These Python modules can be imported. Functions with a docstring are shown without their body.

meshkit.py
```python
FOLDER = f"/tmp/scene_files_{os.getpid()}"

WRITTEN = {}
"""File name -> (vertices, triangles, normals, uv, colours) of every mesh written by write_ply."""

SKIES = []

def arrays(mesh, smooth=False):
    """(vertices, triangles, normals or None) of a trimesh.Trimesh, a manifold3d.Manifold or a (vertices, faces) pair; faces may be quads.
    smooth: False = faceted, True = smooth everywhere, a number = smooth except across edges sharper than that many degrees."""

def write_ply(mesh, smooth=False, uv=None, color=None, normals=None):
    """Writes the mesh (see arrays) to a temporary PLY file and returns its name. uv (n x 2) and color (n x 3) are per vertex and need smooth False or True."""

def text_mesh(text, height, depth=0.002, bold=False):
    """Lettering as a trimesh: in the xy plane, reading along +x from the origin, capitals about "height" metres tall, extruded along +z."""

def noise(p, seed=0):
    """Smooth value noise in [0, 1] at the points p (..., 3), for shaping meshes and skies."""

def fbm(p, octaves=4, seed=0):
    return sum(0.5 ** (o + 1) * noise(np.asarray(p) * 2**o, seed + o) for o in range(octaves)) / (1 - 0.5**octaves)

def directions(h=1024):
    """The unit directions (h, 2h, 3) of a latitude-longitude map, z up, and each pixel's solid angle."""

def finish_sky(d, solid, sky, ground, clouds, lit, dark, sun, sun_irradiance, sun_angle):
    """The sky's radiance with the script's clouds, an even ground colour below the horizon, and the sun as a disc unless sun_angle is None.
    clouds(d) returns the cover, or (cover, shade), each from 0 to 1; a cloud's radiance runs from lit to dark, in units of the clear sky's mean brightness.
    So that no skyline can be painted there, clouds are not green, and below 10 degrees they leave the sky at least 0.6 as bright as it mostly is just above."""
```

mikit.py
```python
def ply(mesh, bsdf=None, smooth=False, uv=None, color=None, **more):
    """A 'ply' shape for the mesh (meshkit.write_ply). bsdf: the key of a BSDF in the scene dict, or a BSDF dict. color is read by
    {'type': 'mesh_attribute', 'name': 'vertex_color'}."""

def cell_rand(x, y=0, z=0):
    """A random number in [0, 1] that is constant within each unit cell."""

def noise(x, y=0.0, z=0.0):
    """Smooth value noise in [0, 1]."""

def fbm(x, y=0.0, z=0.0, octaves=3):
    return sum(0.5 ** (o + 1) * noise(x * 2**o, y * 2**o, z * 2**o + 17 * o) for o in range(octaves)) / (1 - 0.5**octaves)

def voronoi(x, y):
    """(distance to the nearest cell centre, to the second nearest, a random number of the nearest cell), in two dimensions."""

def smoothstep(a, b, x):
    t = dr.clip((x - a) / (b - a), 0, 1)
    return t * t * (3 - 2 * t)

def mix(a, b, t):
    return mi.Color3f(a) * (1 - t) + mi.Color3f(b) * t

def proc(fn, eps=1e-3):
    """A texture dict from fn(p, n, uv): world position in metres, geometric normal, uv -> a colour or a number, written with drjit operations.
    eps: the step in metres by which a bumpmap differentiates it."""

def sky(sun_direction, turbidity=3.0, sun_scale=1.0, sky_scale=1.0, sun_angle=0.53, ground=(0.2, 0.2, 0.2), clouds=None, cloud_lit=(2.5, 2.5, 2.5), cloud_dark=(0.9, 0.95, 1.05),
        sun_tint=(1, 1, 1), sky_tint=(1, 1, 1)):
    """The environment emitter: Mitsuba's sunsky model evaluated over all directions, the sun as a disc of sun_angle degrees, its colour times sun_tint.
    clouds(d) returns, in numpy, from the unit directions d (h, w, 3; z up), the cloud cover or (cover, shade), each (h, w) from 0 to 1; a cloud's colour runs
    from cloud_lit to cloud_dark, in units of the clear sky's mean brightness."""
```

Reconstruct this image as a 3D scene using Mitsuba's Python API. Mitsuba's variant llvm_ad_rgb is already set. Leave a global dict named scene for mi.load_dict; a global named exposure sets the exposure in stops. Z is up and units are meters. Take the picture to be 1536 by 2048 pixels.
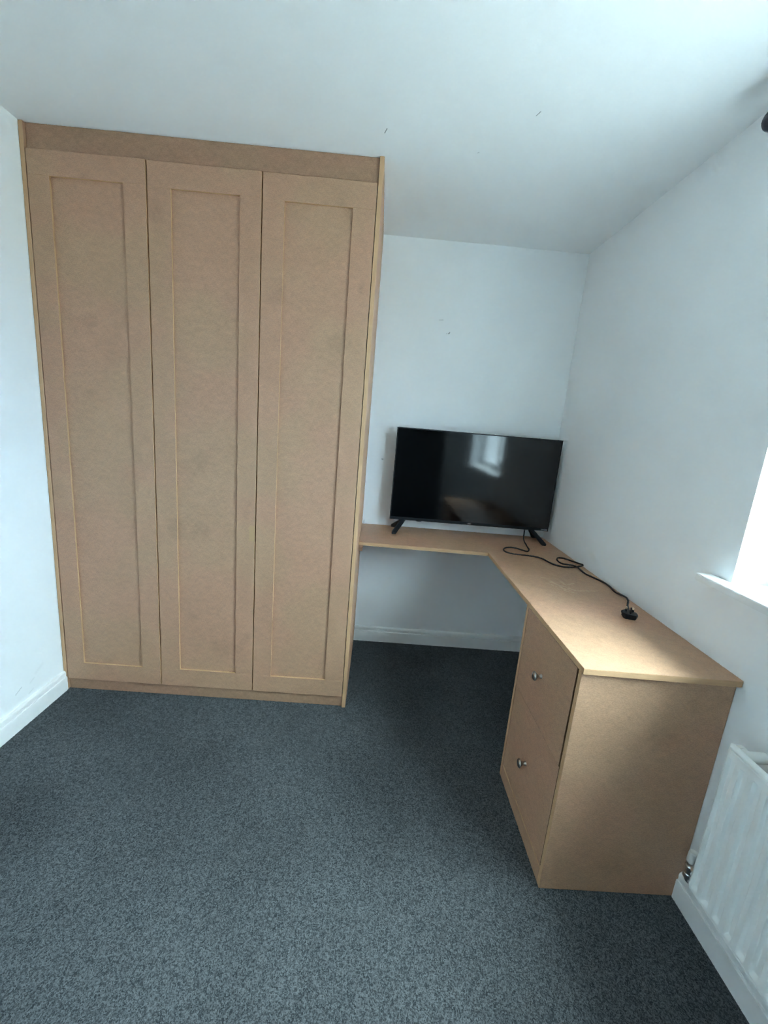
import math
import numpy as np, trimesh, shapely.geometry as sg, shapely.affinity as sa
import manifold3d as mf
import drjit as dr
import mitsuba as mi
import mikit, meshkit
from mikit import noise, fbm, smoothstep, mix, cell_rand

T = mi.ScalarTransform4f
scene, labels = {}, {}

# ------------------------------------------------------------------ camera, sky, exposure
CAM = np.array([0.0, 0.0, 1.4083])
FWD = np.array([0.02504, 0.97790, -0.20758])
UP = np.array([-0.07925, 0.20894, 0.97471])
scene['camera'] = {'type': 'perspective', 'fov': math.degrees(2 * math.atan(768 / 842.5)), 'fov_axis': 'x',
                   'to_world': T().look_at(origin=CAM.tolist(), target=(CAM + FWD).tolist(), up=UP.tolist()),
                   'near_clip': 0.02, 'far_clip': 500.0}


SUN = np.array([1.0, -0.35, 1.9]) / np.linalg.norm([1.0, -0.35, 1.9])


def cloud_cover(d):
    """an overcast sky, about three times as bright overhead as at the horizon, with soft mottling and the broad glow of the veiled sun"""
    z = np.clip(d[..., 2], 0.0, 1.0)
    q = np.stack([d[..., 0] / (z + 0.3) * 1.3, d[..., 1] / (z + 0.3) * 1.3, z * 0.4], -1)
    f = meshkit.fbm(q + 5.0, 4, seed=3)
    glow = np.exp(-(np.degrees(np.arccos(np.clip(d @ SUN, -1, 1))) / 30.0) ** 2)
    bright = (1.3 * (1 + 2 * z) / 3 * (0.86 + 0.28 * f) + 1.5 * glow) / 3.3
    return np.full(z.shape, 0.96), np.clip(1 - bright, 0, 1)


scene['sky'] = mikit.sky(SUN, turbidity=4.0, sun_scale=0.0, sky_scale=1.0, ground=(0.27, 0.25, 0.225), clouds=cloud_cover,
                         cloud_lit=(8.1, 10.6, 11.1), cloud_dark=(0.0, 0.32, 0.85))
exposure = 6.38

# ------------------------------------------------------------------ room measures (metres)
XL, XR, YB, YR, H = -1.444, 1.070, 2.546, -0.90, 2.40
YW, XW = 1.857, -0.064                       # wardrobe front plane and right side
ZD = 0.786                                   # worktop surface
WY0, WY1, WZ0, WZ1 = -0.10, 1.165, 1.032, 2.12   # window opening in the right wall
SK, SKH = 0.018, 0.102                       # skirting thickness and height


# ------------------------------------------------------------------ materials
def P(base, rough=0.5, spec=0.5, metal=0.0, **kw):
    b = base if isinstance(base, dict) else {'type': 'rgb', 'value': list(base)}
    return {'type': 'twosided', 'bsdf': {'type': 'principled', 'base_color': b, 'roughness': rough, 'specular': spec, 'metallic': metal, **kw}}


def seg(u, v, a, b, w):
    """1 on the thin stroke from a to b, 0 away from it"""
    ax, ay, bx, by = a[0], a[1], b[0], b[1]
    L2 = (bx - ax) ** 2 + (by - ay) ** 2 + 1e-12
    t = dr.clip(((u - ax) * (bx - ax) + (v - ay) * (by - ay)) / L2, 0, 1)
    d = dr.sqrt(dr.square(u - ax - t * (bx - ax)) + dr.square(v - ay - t * (by - ay)))
    return 1 - smoothstep(w * 0.4, w, d)


WHITE = (0.865, 0.885, 0.89)


def paint(marks=(), axes=(0, 1)):
    def fn(p, n, uv):
        q = (p.x, p.y, p.z)
        u, v = q[axes[0]], q[axes[1]]
        k = 0.97 + 0.05 * fbm(p.x * 2.3, p.y * 2.3, p.z * 2.3, 2)
        c = mi.Color3f(*WHITE) * k
        for a, b, w, s in marks:
            c = mix(c, (0.22, 0.22, 0.22), seg(u, v, a, b, w) * s)
        return c
    return fn


def roller(p, n, uv):
    return fbm(p.x * 260, p.y * 260, p.z * 260, 2)


def wall_bsdf(fn):
    return {'type': 'twosided', 'bsdf': {'type': 'bumpmap', 'arbitrary': mikit.proc(roller, eps=6e-4), 'scale': 0.0005,
                                         'bsdf': {'type': 'diffuse', 'reflectance': mikit.proc(fn)}}}


scene['m_wall'] = wall_bsdf(paint())
scene['m_ceiling'] = wall_bsdf(paint([((-0.066, 1.727), (-0.058, 1.703), 0.0028, 0.75), ((0.417, 1.572), (0.424, 1.553), 0.0024, 0.7),
                                      ((0.277, 1.783), (0.281, 1.781), 0.003, 0.45)], (0, 1)))
scene['m_wall_back'] = wall_bsdf(paint([((0.285, 1.996), (0.306, 1.998), 0.003, 0.3), ((0.346, 1.929), (0.350, 1.934), 0.0045, 0.8),
                                        ((0.335, 1.928), (0.336, 1.928), 0.004, 0.4), ((0.026, 1.192), (0.031, 1.191), 0.005, 0.7),
                                        ((-0.054, 0.79), (-0.054, 0.806), 0.004, 0.6)], (0, 2)))
scene['m_wall_left'] = wall_bsdf(paint([((1.590, 0.157), (1.622, 0.172), 0.0035, 0.32), ((1.665, 0.163), (1.69, 0.175), 0.003, 0.16),
                                        ((1.74, 0.21), (1.70, 0.19), 0.01, 0.06), ((1.655, 0.118), (1.68, 0.128), 0.003, 0.2)], (1, 2)))
scene['m_gloss_white'] = P((0.80, 0.81, 0.80), 0.28, 0.5)
scene['m_upvc'] = P((0.84, 0.85, 0.85), 0.22, 0.5)
scene['m_enamel'] = P((0.78, 0.80, 0.79), 0.25, 0.5)
scene['m_valve_white'] = P((0.72, 0.72, 0.69), 0.4, 0.5)
scene['m_chrome'] = P((0.75, 0.76, 0.78), 0.12, 0.5, 1.0)
scene['m_pewter'] = P((0.48, 0.44, 0.40), 0.13, 0.5, 1.0)
scene['m_black_plastic'] = P((0.008, 0.010, 0.013), 0.42, 0.25)
scene['m_black_rubber'] = P((0.014, 0.015, 0.017), 0.5, 0.4)
scene['m_screen'] = {'type': 'roughplastic', 'distribution': 'ggx', 'alpha': 0.006, 'int_ior': 1.58, 'nonlinear': True,
                     'diffuse_reflectance': {'type': 'rgb', 'value': [0.0025, 0.004, 0.006]}}
scene['m_logo'] = P((0.75, 0.76, 0.78), 0.35, 0.5)
scene['m_badge'] = P((0.30, 0.34, 0.36), 0.4, 0.5)
scene['m_pole'] = P((0.018, 0.022, 0.03), 0.35, 0.5)
scene['m_tape'] = P((0.44, 0.275, 0.145), 0.6, 0.3)
scene['m_glass'] = {'type': 'thindielectric', 'int_ior': 1.5}
scene['m_hall'] = P((0.45, 0.44, 0.43), 0.9, 0.1)
scene['m_brass'] = P((0.78, 0.70, 0.55), 0.2, 0.5, 1.0)

MDF_FACE, MDF_PINK, MDF_GREEN, MDF_EDGE = (0.425, 0.242, 0.150), (0.438, 0.236, 0.152), (0.410, 0.248, 0.150), (0.52, 0.315, 0.172)


def mdf(axis, extra=None, tone=1.0, edge=MDF_EDGE):
    def fn(p, n, uv):
        m = smoothstep(0.36, 0.64, fbm(p.x * 4.1 + 3, p.y * 4.1, p.z * 4.1 + 8, 3))
        c = mix(MDF_GREEN, MDF_PINK, m)
        c = mix(c, MDF_FACE, 0.4)
        fine = fbm(p.x * 320, p.y * 320, p.z * 320, 2)
        mid = fbm(p.x * 60 + 9, p.y * 60, p.z * 60, 3)
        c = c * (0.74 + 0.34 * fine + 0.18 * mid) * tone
        if extra is not None:
            c = extra(p, c)
        e = 1 - smoothstep(0.55, 0.8, dr.abs((n.x, n.y, n.z)[axis]))
        streak = (noise(p.x * 900, p.y * 900, p.z * 30), noise(p.x * 900, p.y * 900, p.z * 30), noise(p.x * 30, p.y * 30, p.z * 900))[axis]
        return mix(c, mi.Color3f(*edge) * (0.88 + 0.2 * streak), e)
    return {'type': 'twosided', 'bsdf': {'type': 'principled', 'base_color': mikit.proc(fn), 'roughness': 0.46, 'specular': 0.4}}


def door_wear(p, c):
    f = smoothstep(0.62, 0.80, fbm(p.x * 9 + 1, p.y * 3, p.z * 7 + 4, 4))
    c = c * (1 - 0.10 * f)
    d = dr.sqrt(dr.square(p.x + 0.122) + dr.square((p.z - 1.925) * 0.7))
    c = c * (1 - 0.16 * (1 - smoothstep(0.006, 0.032, d + 0.02 * noise(p.x * 90, 0, p.z * 90))))
    d = dr.sqrt(dr.square(p.x + 0.574) + dr.square((p.z - 0.955) * 0.6))
    return c * (1 - 0.10 * (1 - smoothstep(0.004, 0.03, d + 0.02 * noise(p.x * 90, 0, p.z * 90))))


def desk_wear(p, c):
    s = mi.Float(0)
    for a, b in (((0.80, 1.735), (0.87, 1.655)), ((0.87, 1.655), (0.955, 1.665)), ((0.80, 1.76), (0.83, 1.66)), ((0.85, 1.76), (0.86, 1.70)), ((0.86, 1.70), (0.845, 1.655)),
                 ((0.775, 1.72), (0.80, 1.69)), ((0.90, 1.74), (0.87, 1.72)), ((0.80, 1.66), (0.86, 1.625)), ((0.78, 1.79), (0.81, 1.78))):
        s = dr.maximum(s, seg(p.x, p.y, a, b, 0.010))
    s = s * (0.25 + 0.75 * smoothstep(0.35, 0.65, noise(p.x * 130, p.y * 130, 4)))
    return mix(c, (0.60, 0.44, 0.30), s * 0.28)


scene['m_mdf_x'], scene['m_mdf_y'], scene['m_mdf_z'] = mdf(0), mdf(1, door_wear), mdf(2, desk_wear)

scene['m_mdf_gap_shade'] = mdf(0, None, 1.0, (0.16, 0.085, 0.05))  # drawer fronts: shade of the gaps painted into the dark brown edge colour
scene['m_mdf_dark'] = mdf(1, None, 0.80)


def carpet(p, n, uv):
    a = noise(p.x * 360, p.y * 360, 1.0)
    b = noise(p.x * 760 + 7, p.y * 760, 2.0)
    g = fbm(p.x * 130, p.y * 130, 5.0, 2)
    s = 0.40 * a + 0.38 * b + 0.22 * g
    patch = fbm(p.x * 3.4 + 2, p.y * 3.4 + 6, 0.0, 3)
    c = mix((0.026, 0.031, 0.034), (0.132, 0.141, 0.147), smoothstep(0.22, 0.80, s))
    c = mix(c, (0.055, 0.058, 0.062), 0.25 * smoothstep(0.45, 0.7, fbm(p.x * 120 + 3, p.y * 120, 9.0, 2)))
    return c * (0.74 + 0.52 * patch)


def pile(p, n, uv):
    return 0.6 * noise(p.x * 360, p.y * 360, 1.0) + 0.4 * noise(p.x * 760 + 7, p.y * 760, 2.0)


scene['m_carpet'] = {'type': 'twosided', 'bsdf': {'type': 'bumpmap', 'arbitrary': mikit.proc(pile, eps=8e-4), 'scale': 0.0025,
                                                  'bsdf': {'type': 'diffuse', 'reflectance': mikit.proc(carpet)}}}


# ------------------------------------------------------------------ mesh helpers
def box(x0, x1, y0, y1, z0, z1, bev=0.0012):
    x0, x1, y0, y1, z0, z1 = min(x0, x1), max(x0, x1), min(y0, y1), max(y0, y1), min(z0, z1), max(z0, z1)
    b = min(bev, (x1 - x0) / 3, (y1 - y0) / 3, (z1 - z0) / 3)
    pts = []
    for sx in (0, 1):
        for sy in (0, 1):
            for sz in (0, 1):
                c = np.array([(x0, x1)[sx], (y0, y1)[sy], (z0, z1)[sz]])
                d = np.array([1 - 2 * sx, 1 - 2 * sy, 1 - 2 * sz]) * b
                for k in range(3):
                    q = c + d
                    q[k] = c[k]
                    pts.append(q)
    return trimesh.convex.convex_hull(np.array(pts))


def cat(*ms):
    return trimesh.util.concatenate([m for m in ms])


def extrude(poly, h, frame):
    """extrude a shapely polygon by h; frame maps (u, v, w) -> world columns, plus origin"""
    m = trimesh.creation.extrude_polygon(poly, h, engine='earcut')
    A = np.eye(4)
    A[:3, 0], A[:3, 1], A[:3, 2], A[:3, 3] = frame
    m.apply_transform(A)
    if np.linalg.det(A[:3, :3]) < 0:
        m.invert()
    return m


X_, Y_, Z_ = np.eye(3)


def slab_yz(poly, x0, x1):
    return extrude(poly, x1 - x0, (Y_, Z_, X_, np.array([x0, 0, 0])))


def slab_xz(poly, y0, y1):
    return extrude(poly, y1 - y0, (X_, Z_, Y_, np.array([0, y0, 0])))


def slab_xy(poly, z0, z1):
    return extrude(poly, z1 - z0, (X_, Y_, Z_, np.array([0, 0, z0])))


def lathe(profile, origin, axis, n=40):
    """profile: (radius, height) pairs"""
    m = trimesh.creation.revolve(np.array(profile, float), sections=n)
    axis = np.asarray(axis, float) / np.linalg.norm(axis)
    m.apply_transform(trimesh.geometry.align_vectors([0, 0, 1], axis))
    m.apply_translation(origin)
    if m.volume < 0:
        m.invert()
    return m


def catmull(pts, per=10):
    p = np.asarray(pts, float)
    p = np.vstack([2 * p[0] - p[1], p, 2 * p[-1] - p[-2]])
    out = []
    for i in range(1, len(p) - 2):
        for t in np.linspace(0, 1, per, endpoint=False):
            a, b, c, d = p[i - 1:i + 3]
            out.append(0.5 * (2 * b + (c - a) * t + (2 * a - 5 * b + 4 * c - d) * t * t + (3 * b - a - 3 * c + d) * t ** 3))
    out.append(p[-2])
    return np.array(out)


def tube(pts, r, sides=12):
    p = np.asarray(pts, float)
    t = np.gradient(p, axis=0)
    t /= np.linalg.norm(t, axis=1, keepdims=True) + 1e-12
    a = np.zeros_like(p)
    ref = np.array([0, 0, 1.0]) if abs(t[0][2]) < 0.9 else np.array([1.0, 0, 0])
    for i in range(len(p)):
        ref = ref - t[i] * (ref @ t[i])
        ref /= np.linalg.norm(ref)
        a[i] = ref
    b = np.cross(t, a)
    ang = np.arange(sides) * 2 * np.pi / sides
    v = (p[:, None] + r * (np.cos(ang)[None, :, None] * a[:, None] + np.sin(ang)[None, :, None] * b[:, None])).reshape(-1, 3)
    n = len(p)
    i, j = np.meshgrid(np.arange(n - 1), np.arange(sides), indexing='ij')
    q = np.stack([i * sides + j, i * sides + (j + 1) % sides, (i + 1) * sides + (j + 1) % sides, (i + 1) * sides + j], -1).reshape(-1, 4)
    f = np.vstack([q[:, [0, 1, 2]], q[:, [0, 2, 3]]])
    v = np.vstack([v, p[0], p[-1]])
    k = np.arange(sides)
    caps = np.vstack([np.stack([np.full(sides, n * sides), (k + 1) % sides, k], 1),
                      np.stack([np.full(sides, n * sides + 1), (n - 1) * sides + k, (n - 1) * sides + (k + 1) % sides], 1)])
    m = trimesh.Trimesh(v, np.vstack([f, caps]), process=False)
    if m.volume < 0:
        m.invert()
    return m


def rbar(a, b, wa, wb, r=0.002):
    """hull bar between two ends; wa, wb: half sizes (hx, hy, hz) of the end blocks"""
    pts = []
    for c, w in ((a, wa), (b, wb)):
        pts.append(trimesh.creation.box(np.array(w) * 2).vertices + np.array(c))
    return trimesh.convex.convex_hull(np.vstack(pts))


def spin(m, deg, axis, point):
    m = m.copy()
    m.apply_transform(trimesh.transformations.rotation_matrix(math.radians(deg), axis, point))
    return m


def put(key, mesh, bsdf, smooth=False, **tags):
    base, n = key, 0
    while key in scene:
        n += 1
        key = f'{base}_{n:03d}'
    scene[key] = mikit.ply(mesh, bsdf, smooth=smooth)
    if tags:
        labels[key] = tags
    return key


def struct(key, mesh, bsdf, smooth=False, label=None):
    t = {'kind': 'structure'}
    if label:
        t['label'] = label
    return put(key, mesh, bsdf, smooth, **t)


# ------------------------------------------------------------------ the room shell
WT = 0.29
DX0, DX1, DZ = 0.12, 0.90, 2.02                       # doorway behind the camera
struct('floor', box(XL - 0.1, XR + 0.4, -2.6, YB + 0.1, -0.12, 0.0, 0.0), 'm_carpet', label='dark grey speckled carpet floor')
struct('ceiling', box(XL - 0.1, XR + 0.4, -2.6, YB + 0.1, H, H + 0.12, 0.0), 'm_ceiling', label='plain white painted ceiling')
struct('wall_back', box(XL - 0.1, XR + WT, YB, YB + 0.1, 0, H, 0.0), 'm_wall_back', label='white wall behind the television')
struct('wall_left', box(XL - 0.1, XL, -2.6, YB, 0, H, 0.0), 'm_wall_left', label='white wall left of the wardrobe')
right = sg.box(-2.6, 0, YB, H).difference(sg.box(WY0, WZ0 - 0.024, WY1, WZ1))
struct('wall_right', slab_yz(right, XR, XR + WT), 'm_wall', label='white wall with the window and radiator')
rear = sg.box(XL, 0, XR, H).difference(sg.box(DX0, -1, DX1, DZ))
struct('wall_rear', slab_xz(rear, YR - 0.1, YR), 'm_wall', label='white wall with the doorway behind the camera')
struct('wall_hall', cat(box(XL, XR, -2.6, -2.5, 0, H, 0.0)), 'm_hall', label='dim wall of the hallway outside the doorway')
struct('door_1', cat(box(DX0 - 0.07, DX0, YR, YR + 0.018, 0, DZ + 0.07), box(DX1, DX1 + 0.07, YR, YR + 0.018, 0, DZ + 0.07),
                     box(DX0, DX1, YR, YR + 0.018, DZ, DZ + 0.07), box(DX0, DX0 + 0.02, YR - 0.1, YR, 0, DZ), box(DX1 - 0.02, DX1, YR - 0.1, YR, 0, DZ)),
       'm_gloss_white', label='white architrave of the doorway behind the camera')

# skirting: torus profile, (thickness, height)
prof = [(0, 0), (SK, 0), (SK, 0.068), (SK - 0.0015, 0.0705), (SK - 0.005, 0.0715), (SK - 0.005, 0.077)]
prof += [(0.0085 + 0.0055 * math.cos(a), 0.0855 + 0.0125 * math.sin(a)) for a in np.linspace(-0.75, 1.45, 10)]
prof += [(0.007, SKH - 0.001), (0, SKH - 0.001)]
sp = sg.Polygon(prof)
struct('baseboard_left', extrude(sp, (YW - 0.001) - YR, (X_, Z_, Y_, np.array([XL, YR, 0]))), 'm_gloss_white', 35, 'white skirting board along the left wall')
struct('baseboard_back', extrude(sp, XR - XW, (-Y_, Z_, X_, np.array([XW, YB, 0]))), 'm_gloss_white', 35, 'white skirting board under the desk')
struct('baseboard_right', extrude(sp, 1.0585 - YR, (-X_, Z_, Y_, np.array([XR, YR, 0]))), 'm_gloss_white', 35, 'white skirting board below the radiator')


# window: frame, sash, panes, sill, handle
def ring_yz(y0, y1, z0, z1, w, x0, x1):
    return slab_yz(sg.box(y0, z0, y1, z1).difference(sg.box(y0 + w, z0 + w, y1 - w, z1 - w)), x0, x1)


FX0, FX1 = 1.205, 1.270
ym = WY0 + 0.66
wk = struct('window_1', cat(ring_yz(WY0, WY1, WZ0, WZ1, 0.05, FX0, FX1), box(FX0, FX1, ym - 0.03, ym + 0.03, WZ0 + 0.05, WZ1 - 0.05)), 'm_upvc', label='white plastic framed window over the radiator')
put('window_1__sash', ring_yz(ym + 0.022, WY1 - 0.042, WZ0 + 0.042, WZ1 - 0.042, 0.055, FX0 - 0.012, FX1 - 0.02), 'm_upvc')
put('window_1__pane', box(FX0 + 0.030, FX0 + 0.0301, WY0 + 0.05, ym - 0.03, WZ0 + 0.05, WZ1 - 0.05, 0.0).slice_plane([FX0 + 0.03005, 0, 0], [-1, 0, 0]), 'm_glass')
put('window_1__pane', box(FX0 + 0.020, FX0 + 0.0201, ym + 0.077, WY1 - 0.097, WZ0 + 0.097, WZ1 - 0.097, 0.0).slice_plane([FX0 + 0.02005, 0, 0], [-1, 0, 0]), 'm_glass')
put('window_1__handle', cat(box(FX0 - 0.030, FX0 - 0.012, ym + 0.040, ym + 0.062, 1.50, 1.56, 0.003), box(FX0 - 0.042, FX0 - 0.028, ym + 0.042, ym + 0.060, 1.42, 1.545, 0.004)), 'm_upvc')
sill = sg.Polygon([(1.019, WY0 - 0.067), (XR, WY0 - 0.067), (XR, WY0), (FX0 + 0.004, WY0), (FX0 + 0.004, WY1), (XR, WY1), (XR, 1.243), (1.019, 1.243)])
sill = sill.buffer(-0.006).buffer(0.006)
layers = []
for z0, z1, s in ((WZ0 - 0.024, WZ0 - 0.021, 0.0025), (WZ0 - 0.021, WZ0 - 0.004, 0.0), (WZ0 - 0.004, WZ0 - 0.0012, 0.0012), (WZ0 - 0.0012, WZ0, 0.0035)):
    layers.append(slab_xy(sill.buffer(-s) if s else sill, z0, z1))
put('window_1__sill', cat(*layers), 'm_gloss_white', label='white gloss window sill')

# ------------------------------------------------------------------ fitted wardrobe
W = 'wardrobe'
labels[W] = {'label': 'tall unpainted MDF fitted wardrobe with three shaker doors reaching the ceiling', 'category': 'wardrobe'}
put(f'{W}__side_panel', box(XL + 0.001, XL + 0.018, YW, YB - 0.001, 0.001, H - 0.001), 'm_mdf_x')
put(f'{W}__side_panel', box(XW - 0.018, XW, YW, YB - 0.001, 0.001, H - 0.001), 'm_mdf_x')
XA, XB = XL + 0.018, XW - 0.018
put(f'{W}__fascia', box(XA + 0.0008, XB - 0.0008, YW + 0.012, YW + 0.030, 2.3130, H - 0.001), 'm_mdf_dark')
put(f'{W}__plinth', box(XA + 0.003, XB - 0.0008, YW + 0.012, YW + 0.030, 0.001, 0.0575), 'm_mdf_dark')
FT = 0.0095                                   # thickness of the applied stiles and rails
for (a, b, pa, pb, zt, zb, ptop, pbot) in ((-1.4225, -0.9730, -1.3400, -1.0590, 2.3090, 0.0625, 2.2225, 0.1505),
                                           (-0.9685, -0.5295, -0.8795, -0.6125, 2.3085, 0.0610, 2.2195, 0.1510),
                                           (-0.5250, -0.0845, -0.4390, -0.1735, 2.3080, 0.0610, 2.2150, 0.1475)):
    first, third = a < -1.4, a > -0.6
    hinge = (a, YW + 0.02, 0)
    turn = (lambda m: spin(m, -0.45, [0, 0, 1], hinge)) if first else (lambda m: m)
    d = put(f'{W}__door', turn(box(a, b, YW + FT, YW + FT + 0.012, zb, zt, 0.0006)), 'm_mdf_y')
    e = 0.0006
    put(f'{d}__rail', turn(box(a, b, YW, YW + FT, ptop, zt, e)), 'm_mdf_y')
    put(f'{d}__rail', turn(box(a, b, YW, YW + FT, zb, pbot, e)), 'm_mdf_y')
    put(f'{d}__stile', turn(box(a, pa, YW, YW + FT, pbot, ptop, e)), 'm_mdf_y')
    put(f'{d}__stile', turn(box(pb, b, YW, YW + FT, pbot, ptop, e)), 'm_mdf_y')
    if not first and not third:
        put(f'{d}__tape_strip', box(-0.5545, -0.5315, YW - 0.0005, YW + 0.001, 0.829, 0.900, 0.0), 'm_tape', label='small yellowish strip of tape stuck on the door edge')

# ------------------------------------------------------------------ worktop
D = 'desk'
labels[D] = {'label': 'L-shaped unpainted MDF desk top fitted into the corner under the television', 'category': 'desk'}
YEND = 1.0500
top = sg.Polygon([(XW + 0.001, YB - 0.001), (XR - 0.001, YB - 0.001), (XR - 0.001, 1.0400), (0.6190, YEND), (0.6185, 2.112), (XW + 0.001, 2.130)])
cut = sg.box(XR - 0.009, 1.03, XR, 1.049).difference(sg.Point(XR - 0.009, 1.0490).buffer(0.0088, 12))
top = top.difference(cut)
lay = []
for z0, z1, s in ((ZD - 0.0180, ZD - 0.0172, 0.0008), (ZD - 0.0172, ZD - 0.0010, 0.0), (ZD - 0.0010, ZD, 0.0009)):
    lay.append(slab_xy(top.buffer(-s, join_style=2) if s else top, z0, z1))
put(f'{D}__worktop', cat(*lay), 'm_mdf_z')
put(f'{D}__batten', box(XW + 0.0005, XW + 0.0205, 2.17, YB - 0.002, ZD - 0.063, ZD - 0.0185), 'm_mdf_y', label='short support batten fixed to the wardrobe side')
put(f'{D}__batten', box(XW + 0.0005, XW + 0.0245, 2.155, 2.169, ZD - 0.041, ZD - 0.0185, 0.003), 'm_mdf_y')

# ------------------------------------------------------------------ drawer unit under the worktop
U = 'drawer_unit'
labels[U] = {'label': 'unpainted MDF two-drawer pedestal supporting the right end of the desk beside the radiator', 'category': 'drawer unit'}
UX = 0.6200
ZU = ZD - 0.0185
endp = sg.box(UX, 0.001, XR - 0.001, ZU).difference(sg.box(XR - SK, 0, XR, 0.0))
put(f'{U}__side_panel', box(UX, XR - 0.001, 1.0590, 1.0770, 0.001, ZU), 'm_mdf_y')
put(f'{U}__side_panel', box(UX, XR - 0.03, 1.494, 1.512, 0.001, ZU), 'm_mdf_y')
put(f'{U}__plinth', box(UX, UX + 0.018, 1.0775, 1.4935, 0.001, 0.058), 'm_mdf_x')
put(f'{U}__back_panel', box(XR - 0.045, XR - 0.036, 1.0775, 1.4935, 0.01, ZU - 0.002), 'm_mdf_x')


def knob(x, y, z):
    prof = [(0.0, 0.0), (0.0085, 0.0), (0.0088, 0.0015), (0.0070, 0.0035), (0.0052, 0.0065), (0.0050, 0.0105), (0.0068, 0.0150), (0.0110, 0.0190), (0.0148, 0.0222),
            (0.0160, 0.0242), (0.0155, 0.0262), (0.0125, 0.0285), (0.0075, 0.0302), (0.0, 0.0308)]
    return lathe(prof, (x, y, z), (-1, 0, 0), 40)


for (z0, z1, gap, kz) in ((0.4325, ZU - 0.003, 0.0115, 0.600), (0.0610, 0.4320, 0.0055, 0.246)):
    dk = put(f'{U}__drawer', cat(box(UX + 0.002, UX + 0.020, 1.0770 + gap, 1.4920, z0, z1, 0.0006)), 'm_mdf_gap_shade')
    put(f'{dk}__knob', knob(UX + 0.002, 1.297, kz), 'm_pewter', 40, label='round pewter knob')
    put(f'{dk}__drawer_box', box(UX + 0.0205, XR - 0.06, 1.10, 1.47, z0 + 0.02, z1 - 0.05), 'm_mdf_y')

# ------------------------------------------------------------------ television
V = 'television'
labels[V] = {'label': 'black flat-screen television on splayed feet in the desk corner', 'category': 'television'}
TX, TY, TW, TZ, TH, TYAW = 0.5715, 2.423, 0.9465, 0.8560, 0.5345, -0.25


def tvm(m):
    return spin(m, TYAW, [0, 0, 1], [TX, TY, 0])


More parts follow.
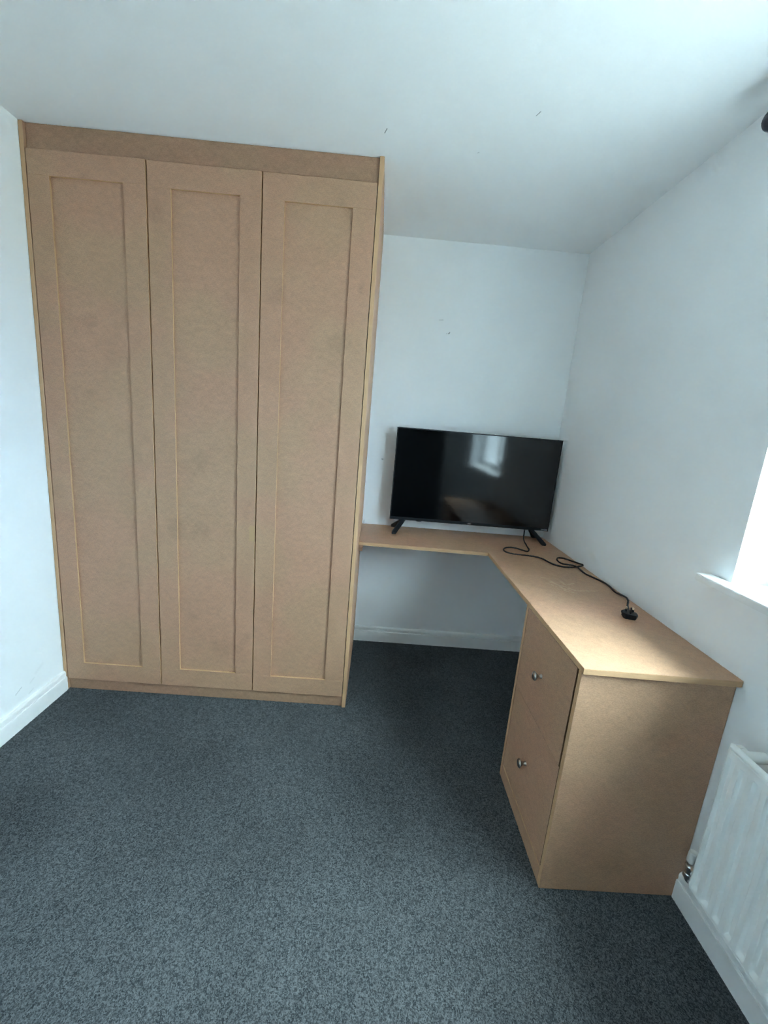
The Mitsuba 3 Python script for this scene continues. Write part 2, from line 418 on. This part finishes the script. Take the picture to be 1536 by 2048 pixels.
x0, x1 = TX - TW / 2, TX + TW / 2
fr = sg.box(x0, TZ, x1, TZ + TH).difference(sg.box(x0 + 0.006, TZ + 0.017, x1 - 0.006, TZ + TH - 0.006))
put(f'{V}__bezel', tvm(slab_xz(fr, TY, TY + 0.010)), 'm_black_plastic')
put(f'{V}__screen', tvm(box(x0 + 0.006, x1 - 0.006, TY + 0.0015, TY + 0.009, TZ + 0.017, TZ + TH - 0.006, 0.0)), 'm_screen', label='glossy dark screen')
put(f'{V}__housing', tvm(cat(box(x0 + 0.001, x1 - 0.001, TY + 0.010, TY + 0.026, TZ + 0.001, TZ + TH - 0.001, 0.004),
                             trimesh.convex.convex_hull(np.vstack([box(x0 + 0.10, x1 - 0.10, TY + 0.026, TY + 0.030, TZ + 0.01, TZ + 0.34, 0).vertices,
                                                                   box(x0 + 0.14, x1 - 0.14, TY + 0.070, TY + 0.078, TZ + 0.03, TZ + 0.28, 0).vertices])))), 'm_black_plastic')
put(f'{V}__receiver', tvm(box(TX - 0.315, TX - 0.285, TY + 0.004, TY + 0.014, TZ - 0.005, TZ + 0.002, 0.002)), 'm_black_plastic')
lg = meshkit.text_mesh('JVC', 0.0085, 0.0008, bold=True)
lg.apply_transform(np.array([[1, 0, 0, 0], [0, 0, -1, 0], [0, 1, 0, 0], [0, 0, 0, 1.0]]))
lg.apply_translation([TX - 0.012, TY - 0.0001, TZ + 0.0035])
put(f'{V}__logo', tvm(lg), 'm_logo', label='small white letters JVC')
put(f'{V}__badge', tvm(box(x1 - 0.043, x1 - 0.007, TY - 0.0006, TY + 0.001, TZ + 0.004, TZ + 0.0105, 0.0)), 'm_badge', label='small grey badge at the lower right corner')
for s, xc in ((-1, x0 + 0.085), (1, x1 - 0.100)):
    tip = xc + s * 0.058
    yc = TY + 0.018
    leg = mf.Manifold()
    for yt, zt in ((TY - 0.072, 0), (TY + 0.098, 0)):
        h = rbar((xc, yc, TZ + 0.003), (tip, yt, ZD + 0.006), (0.011, 0.011, 0.004), (0.011, 0.010, 0.0055))
        leg = leg + mf.Manifold(mf.Mesh(np.asarray(h.vertices, np.float32), np.asarray(h.faces, np.uint32)))
    put(f'{V}__leg', leg, 'm_black_plastic')

# ------------------------------------------------------------------ power cable and plug
C = 'power_cable'
labels[C] = {'label': 'black power cable snaking over the desk to a three-pin plug', 'category': 'power cable'}
CR = 0.0036
zc = ZD + CR + 0.0004
cz = zc + 2 * CR + 0.0004
PX, PY = 0.962, 1.420                          # plug centre
path = [(0.922, 2.472, 0.8535), (0.918, 2.458, 0.832), (0.900, 2.40, zc + 0.012), (0.882, 2.30, zc + 0.004), (0.868, 2.215, zc + 0.003), (0.846, 2.178, zc + 0.002), (0.826, 2.205, zc), (0.795, 2.236, zc), (0.752, 2.232, zc),
        (0.722, 2.192, zc), (0.717, 2.150, zc), (0.742, 2.119, zc), (0.797, 2.108, zc), (0.855, 2.098, zc), (0.888, 2.068, zc), (0.900, 2.022, zc), (0.918, 1.980, zc), (0.955, 1.958, zc),
        (1.005, 1.966, zc), (1.045, 1.980, zc + 0.003), (1.0625, 1.992, zc + 0.006), (1.058, 2.018, zc + 0.004), (1.040, 2.072, zc), (1.012, 2.108, zc), (0.984, 2.104, zc), (0.962, 2.060, zc), (0.966, 2.010, zc),
        (0.990, 1.985, zc + 0.004), (1.008, 1.962, cz), (1.016, 1.925, cz - 0.003), (1.020, 1.885, zc), (1.032, 1.840, zc), (1.050, 1.790, zc), (1.056, 1.735, zc), (1.046, 1.670, zc), (1.046, 1.640, zc + 0.002), (1.050, 1.600, zc + 0.006),
        (1.036, 1.555, zc + 0.009), (1.008, 1.510, zc + 0.008), (0.985, 1.466, ZD + 0.011), (0.982, 1.456, ZD + 0.011)]
put(f'{C}__cord', tube(catmull(path, 9), CR, 12), 'm_black_rubber', True)


def in_plug(pts):
    a = math.radians(-20)
    pts = np.asarray(pts, float)
    x, y, z = pts[:, 0], pts[:, 1], pts[:, 2]
    return np.stack([PX + x * math.cos(a) - y * math.sin(a), PY + x * math.sin(a) + y * math.cos(a), ZD + 0.0002 + z], 1)


def plugm(m):
    m = m.copy()
    m.vertices = in_plug(m.vertices)
    return m


base = sg.Polygon([(-0.0255, -0.010), (-0.018, -0.024), (0.018, -0.024), (0.0255, -0.010), (0.0255, 0.013), (0.013, 0.027), (-0.013, 0.027), (-0.0255, 0.013)]).buffer(-0.004).buffer(0.004)
pl = trimesh.util.concatenate([slab_xy(base.buffer(-0.0045), 0.0, 0.002), slab_xy(base.buffer(-0.0025), 0.002, 0.011), slab_xy(base, 0.011, 0.0175), slab_xy(base.buffer(-0.0015), 0.0175, 0.019)])
strain = lathe([(0, 0), (0.0066, 0), (0.0058, 0.012), (0.0050, 0.020), (0, 0.020)], (0, 0.024, 0.0105), (0, 1, 0), 20)
pk = put(f'{C}__plug', plugm(cat(pl, strain)), 'm_black_plastic', label='black three-pin plug lying with its pins up')
for (px, py, hx, hy, hh) in ((-0.011, 0.010, 0.0031, 0.0020, 0.0175), (0.011, 0.010, 0.0031, 0.0020, 0.0175)):
    put(f'{pk}__pin', plugm(box(px - hx, px + hx, py - hy, py + hy, 0.019 + 0.009, 0.019 + hh, 0.0008)), 'm_brass', label='metal tip of a plug pin')
    put(f'{pk}__pin_sleeve', plugm(box(px - hx - 0.0002, px + hx + 0.0002, py - hy - 0.0002, py + hy + 0.0002, 0.0188, 0.0282, 0.0004)), 'm_black_plastic')
put(f'{pk}__pin', plugm(box(-0.0020, 0.0020, -0.0125, -0.0045, 0.0188, 0.0418, 0.0008)), 'm_black_plastic', label='long black earth pin')

# ------------------------------------------------------------------ radiator
R = 'radiator'
labels[R] = {'label': 'white ribbed panel radiator on the wall beneath the window', 'category': 'radiator'}
RX, RY1, RY0, RZ0, RZ1 = 0.972, 0.9430, -0.140, 0.1910, 0.6680
PITCH, CW = 0.0383, 0.0195
ny, nz = 760, 150
ys, zs = np.linspace(RY0, RY1, ny), np.linspace(RZ0, RZ1, nz)
# denser rows where the channels end
zs = np.unique(np.concatenate([np.linspace(RZ0, 0.240, 46), np.linspace(0.240, 0.622, 8), np.linspace(0.622, RZ1, 46)]))
nz = len(zs)
YY, ZZ = np.meshgrid(ys, zs, indexing='ij')
ph = ((RY1 - 0.0205 - YY) / PITCH)
k = np.round(ph)
du = np.abs(ph - k) * PITCH
nmax = int((RY1 - RY0 - 0.045) / PITCH)


def st(a, b, x):
    t = np.clip((x - a) / (b - a), 0, 1)
    return t * t * (3 - 2 * t)


across = 1 - st(CW / 2 - 0.004, CW / 2 + 0.0025, du)
across = np.where((k < 0) | (k > nmax), 0, across)
along = st(0.2060, 0.2220, ZZ) * (1 - st(0.6290, 0.6335, ZZ))
depth = 0.0080 * across * along
edge = np.minimum(np.minimum(YY - RY0, RY1 - YY), np.minimum(ZZ - RZ0, RZ1 - ZZ))
rnd = 0.0085 * (1 - np.sqrt(np.clip(1 - (1 - np.clip(edge / 0.0085, 0, 1)) ** 2, 0, 1)))
bead = 0.0016 * np.exp(-((edge - 0.0125) / 0.0016) ** 2)
XX = RX + depth + rnd + bead
v = np.stack([XX, YY, ZZ], -1).reshape(-1, 3)
i, j = np.meshgrid(np.arange(ny - 1), np.arange(nz - 1), indexing='ij')
q = np.stack([i * nz + j, i * nz + j + 1, (i + 1) * nz + j + 1, (i + 1) * nz + j], -1).reshape(-1, 4)
face = trimesh.Trimesh(v, np.vstack([q[:, [0, 1, 2]], q[:, [0, 2, 3]]]), process=False)
if face.face_normals[:, 0].mean() > 0:
    face.invert()
put(f'{R}__front_panel', face, 'm_enamel', True)
put(f'{R}__body', cat(box(RX + 0.0085, RX + 0.0150, RY0, RY1, RZ0 + 0.0005, RZ1 - 0.0005, 0.0025),
                      box(RX + 0.0150, RX + 0.019, RY0 + 0.02, RY1 - 0.02, RZ0 + 0.010, RZ1 - 0.03, 0.002)), 'm_enamel')
fins = [box(RX + 0.018, RX + 0.046, y - 0.0006, y + 0.0006, 0.235, 0.615, 0.0) for y in np.arange(RY0 + 0.06, RY1 - 0.07, 0.0133)]
put(f'{R}__convector', cat(*fins), 'm_enamel', kind='stuff')
# top connections behind the panel: header stub with end plug, air vent and wall bracket
hx = RX + 0.034
put(f'{R}__header', cat(tube([(RX + 0.012, 0.912, 0.652), (RX + 0.074, 0.912, 0.652)], 0.0140, 20),
                        lathe([(0, 0), (0.0125, 0), (0.0125, 0.014), (0.0145, 0.015), (0.0145, 0.026), (0.0130, 0.028), (0, 0.028)], (hx - 0.006, 0.912, 0.652), (0, 1, 0), 24)), 'm_valve_white', 40)
put(f'{R}__air_vent', lathe([(0, 0), (0.0148, 0), (0.0148, 0.003), (0.0135, 0.004), (0.006, 0.005), (0.006, 0.009), (0, 0.009)], (hx - 0.006, 0.940, 0.652), (0, 1, 0), 24), 'm_chrome', 40)
put(f'{R}__bracket', cat(box(RX + 0.018, XR - 0.001, 0.790, 0.804, 0.632, 0.644), box(XR - 0.006, XR - 0.0005, 0.778, 0.816, 0.30, 0.650)), 'm_valve_white')
put(f'{R}__bracket', cat(box(RX + 0.018, XR - 0.001, 0.032, 0.046, 0.632, 0.644), box(XR - 0.006, XR - 0.0005, 0.020, 0.058, 0.30, 0.650)), 'm_valve_white')
# lockshield valve at the lower left
vx, vy = 1.020, 0.996
vk = put(f'{R}__valve', cat(lathe([(0, 0), (0.0105, 0), (0.0125, 0.002), (0.0125, 0.014), (0.0095, 0.016), (0.0095, 0.026), (0.0120, 0.028), (0.0120, 0.040), (0.0085, 0.043), (0.0085, 0.060), (0, 0.060)], (vx, vy, 0.160), (0, 0, 1), 28),
                            lathe([(0, 0), (0.008, 0), (0.008, 0.014), (0.0115, 0.015), (0.0115, 0.028), (0.008, 0.030), (0.008, 0.06), (0, 0.06)], (vx, vy, 0.208), (-0.0, -1, 0), 28)), 'm_chrome', 40)
put(f'{vk}__cap', lathe([(0, 0), (0.0125, 0), (0.0130, 0.002), (0.0120, 0.030), (0.0100, 0.034), (0, 0.035)], (vx, vy, 0.216), (0, 0, 1), 28), 'm_valve_white', 40, label='white plastic valve cap')
put(f'{vk}__pipe', tube(catmull([(vx, vy, 0.166), (vx, vy, 0.156), (vx + 0.006, vy, 0.146), (vx + 0.016, vy, 0.142), (XR - 0.0005, vy, 0.142)], 6), 0.0075, 16), 'm_chrome', True)

# ------------------------------------------------------------------ curtain pole over the window
K = 'curtain_pole'
labels[K] = {'label': 'dark metal curtain pole with ball finial above the window', 'category': 'curtain pole'}
kx, ky, kz = 0.992, 1.322, 2.290
put(f'{K}__pole', tube([(kx, ky - 0.02, kz), (kx, -0.15, kz)], 0.0125, 20), 'm_pole', True)
fin = [(0, 0), (0.0150, 0), (0.0150, 0.008), (0.0100, 0.011), (0.0100, 0.016)]
fin += [(0.0265 * math.cos(a), 0.040 + 0.0265 * math.sin(a)) for a in np.linspace(-1.15, math.pi / 2 - 0.02, 14)] + [(0, 0.0665)]
put(f'{K}__finial', lathe(fin, (kx, ky - 0.040, kz), (0, 1, 0), 36), 'm_pole', 40, label='round ball finial')
put(f'{K}__finial', lathe(fin, (kx, -0.13, kz), (0, -1, 0), 36), 'm_pole', 40)
for by in (1.20, -0.06):
    put(f'{K}__bracket', cat(tube([(kx, by, kz), (XR - 0.001, by, kz)], 0.006, 14), lathe([(0, 0), (0.024, 0), (0.022, 0.005), (0, 0.006)], (XR - 0.0005, by, kz), (-1, 0, 0), 24),
                             lathe([(0.0125, -0.006), (0.0155, -0.006), (0.0155, 0.006), (0.0125, 0.006)], (kx, by, kz), (0, 1, 0), 24)), 'm_pole', 40)
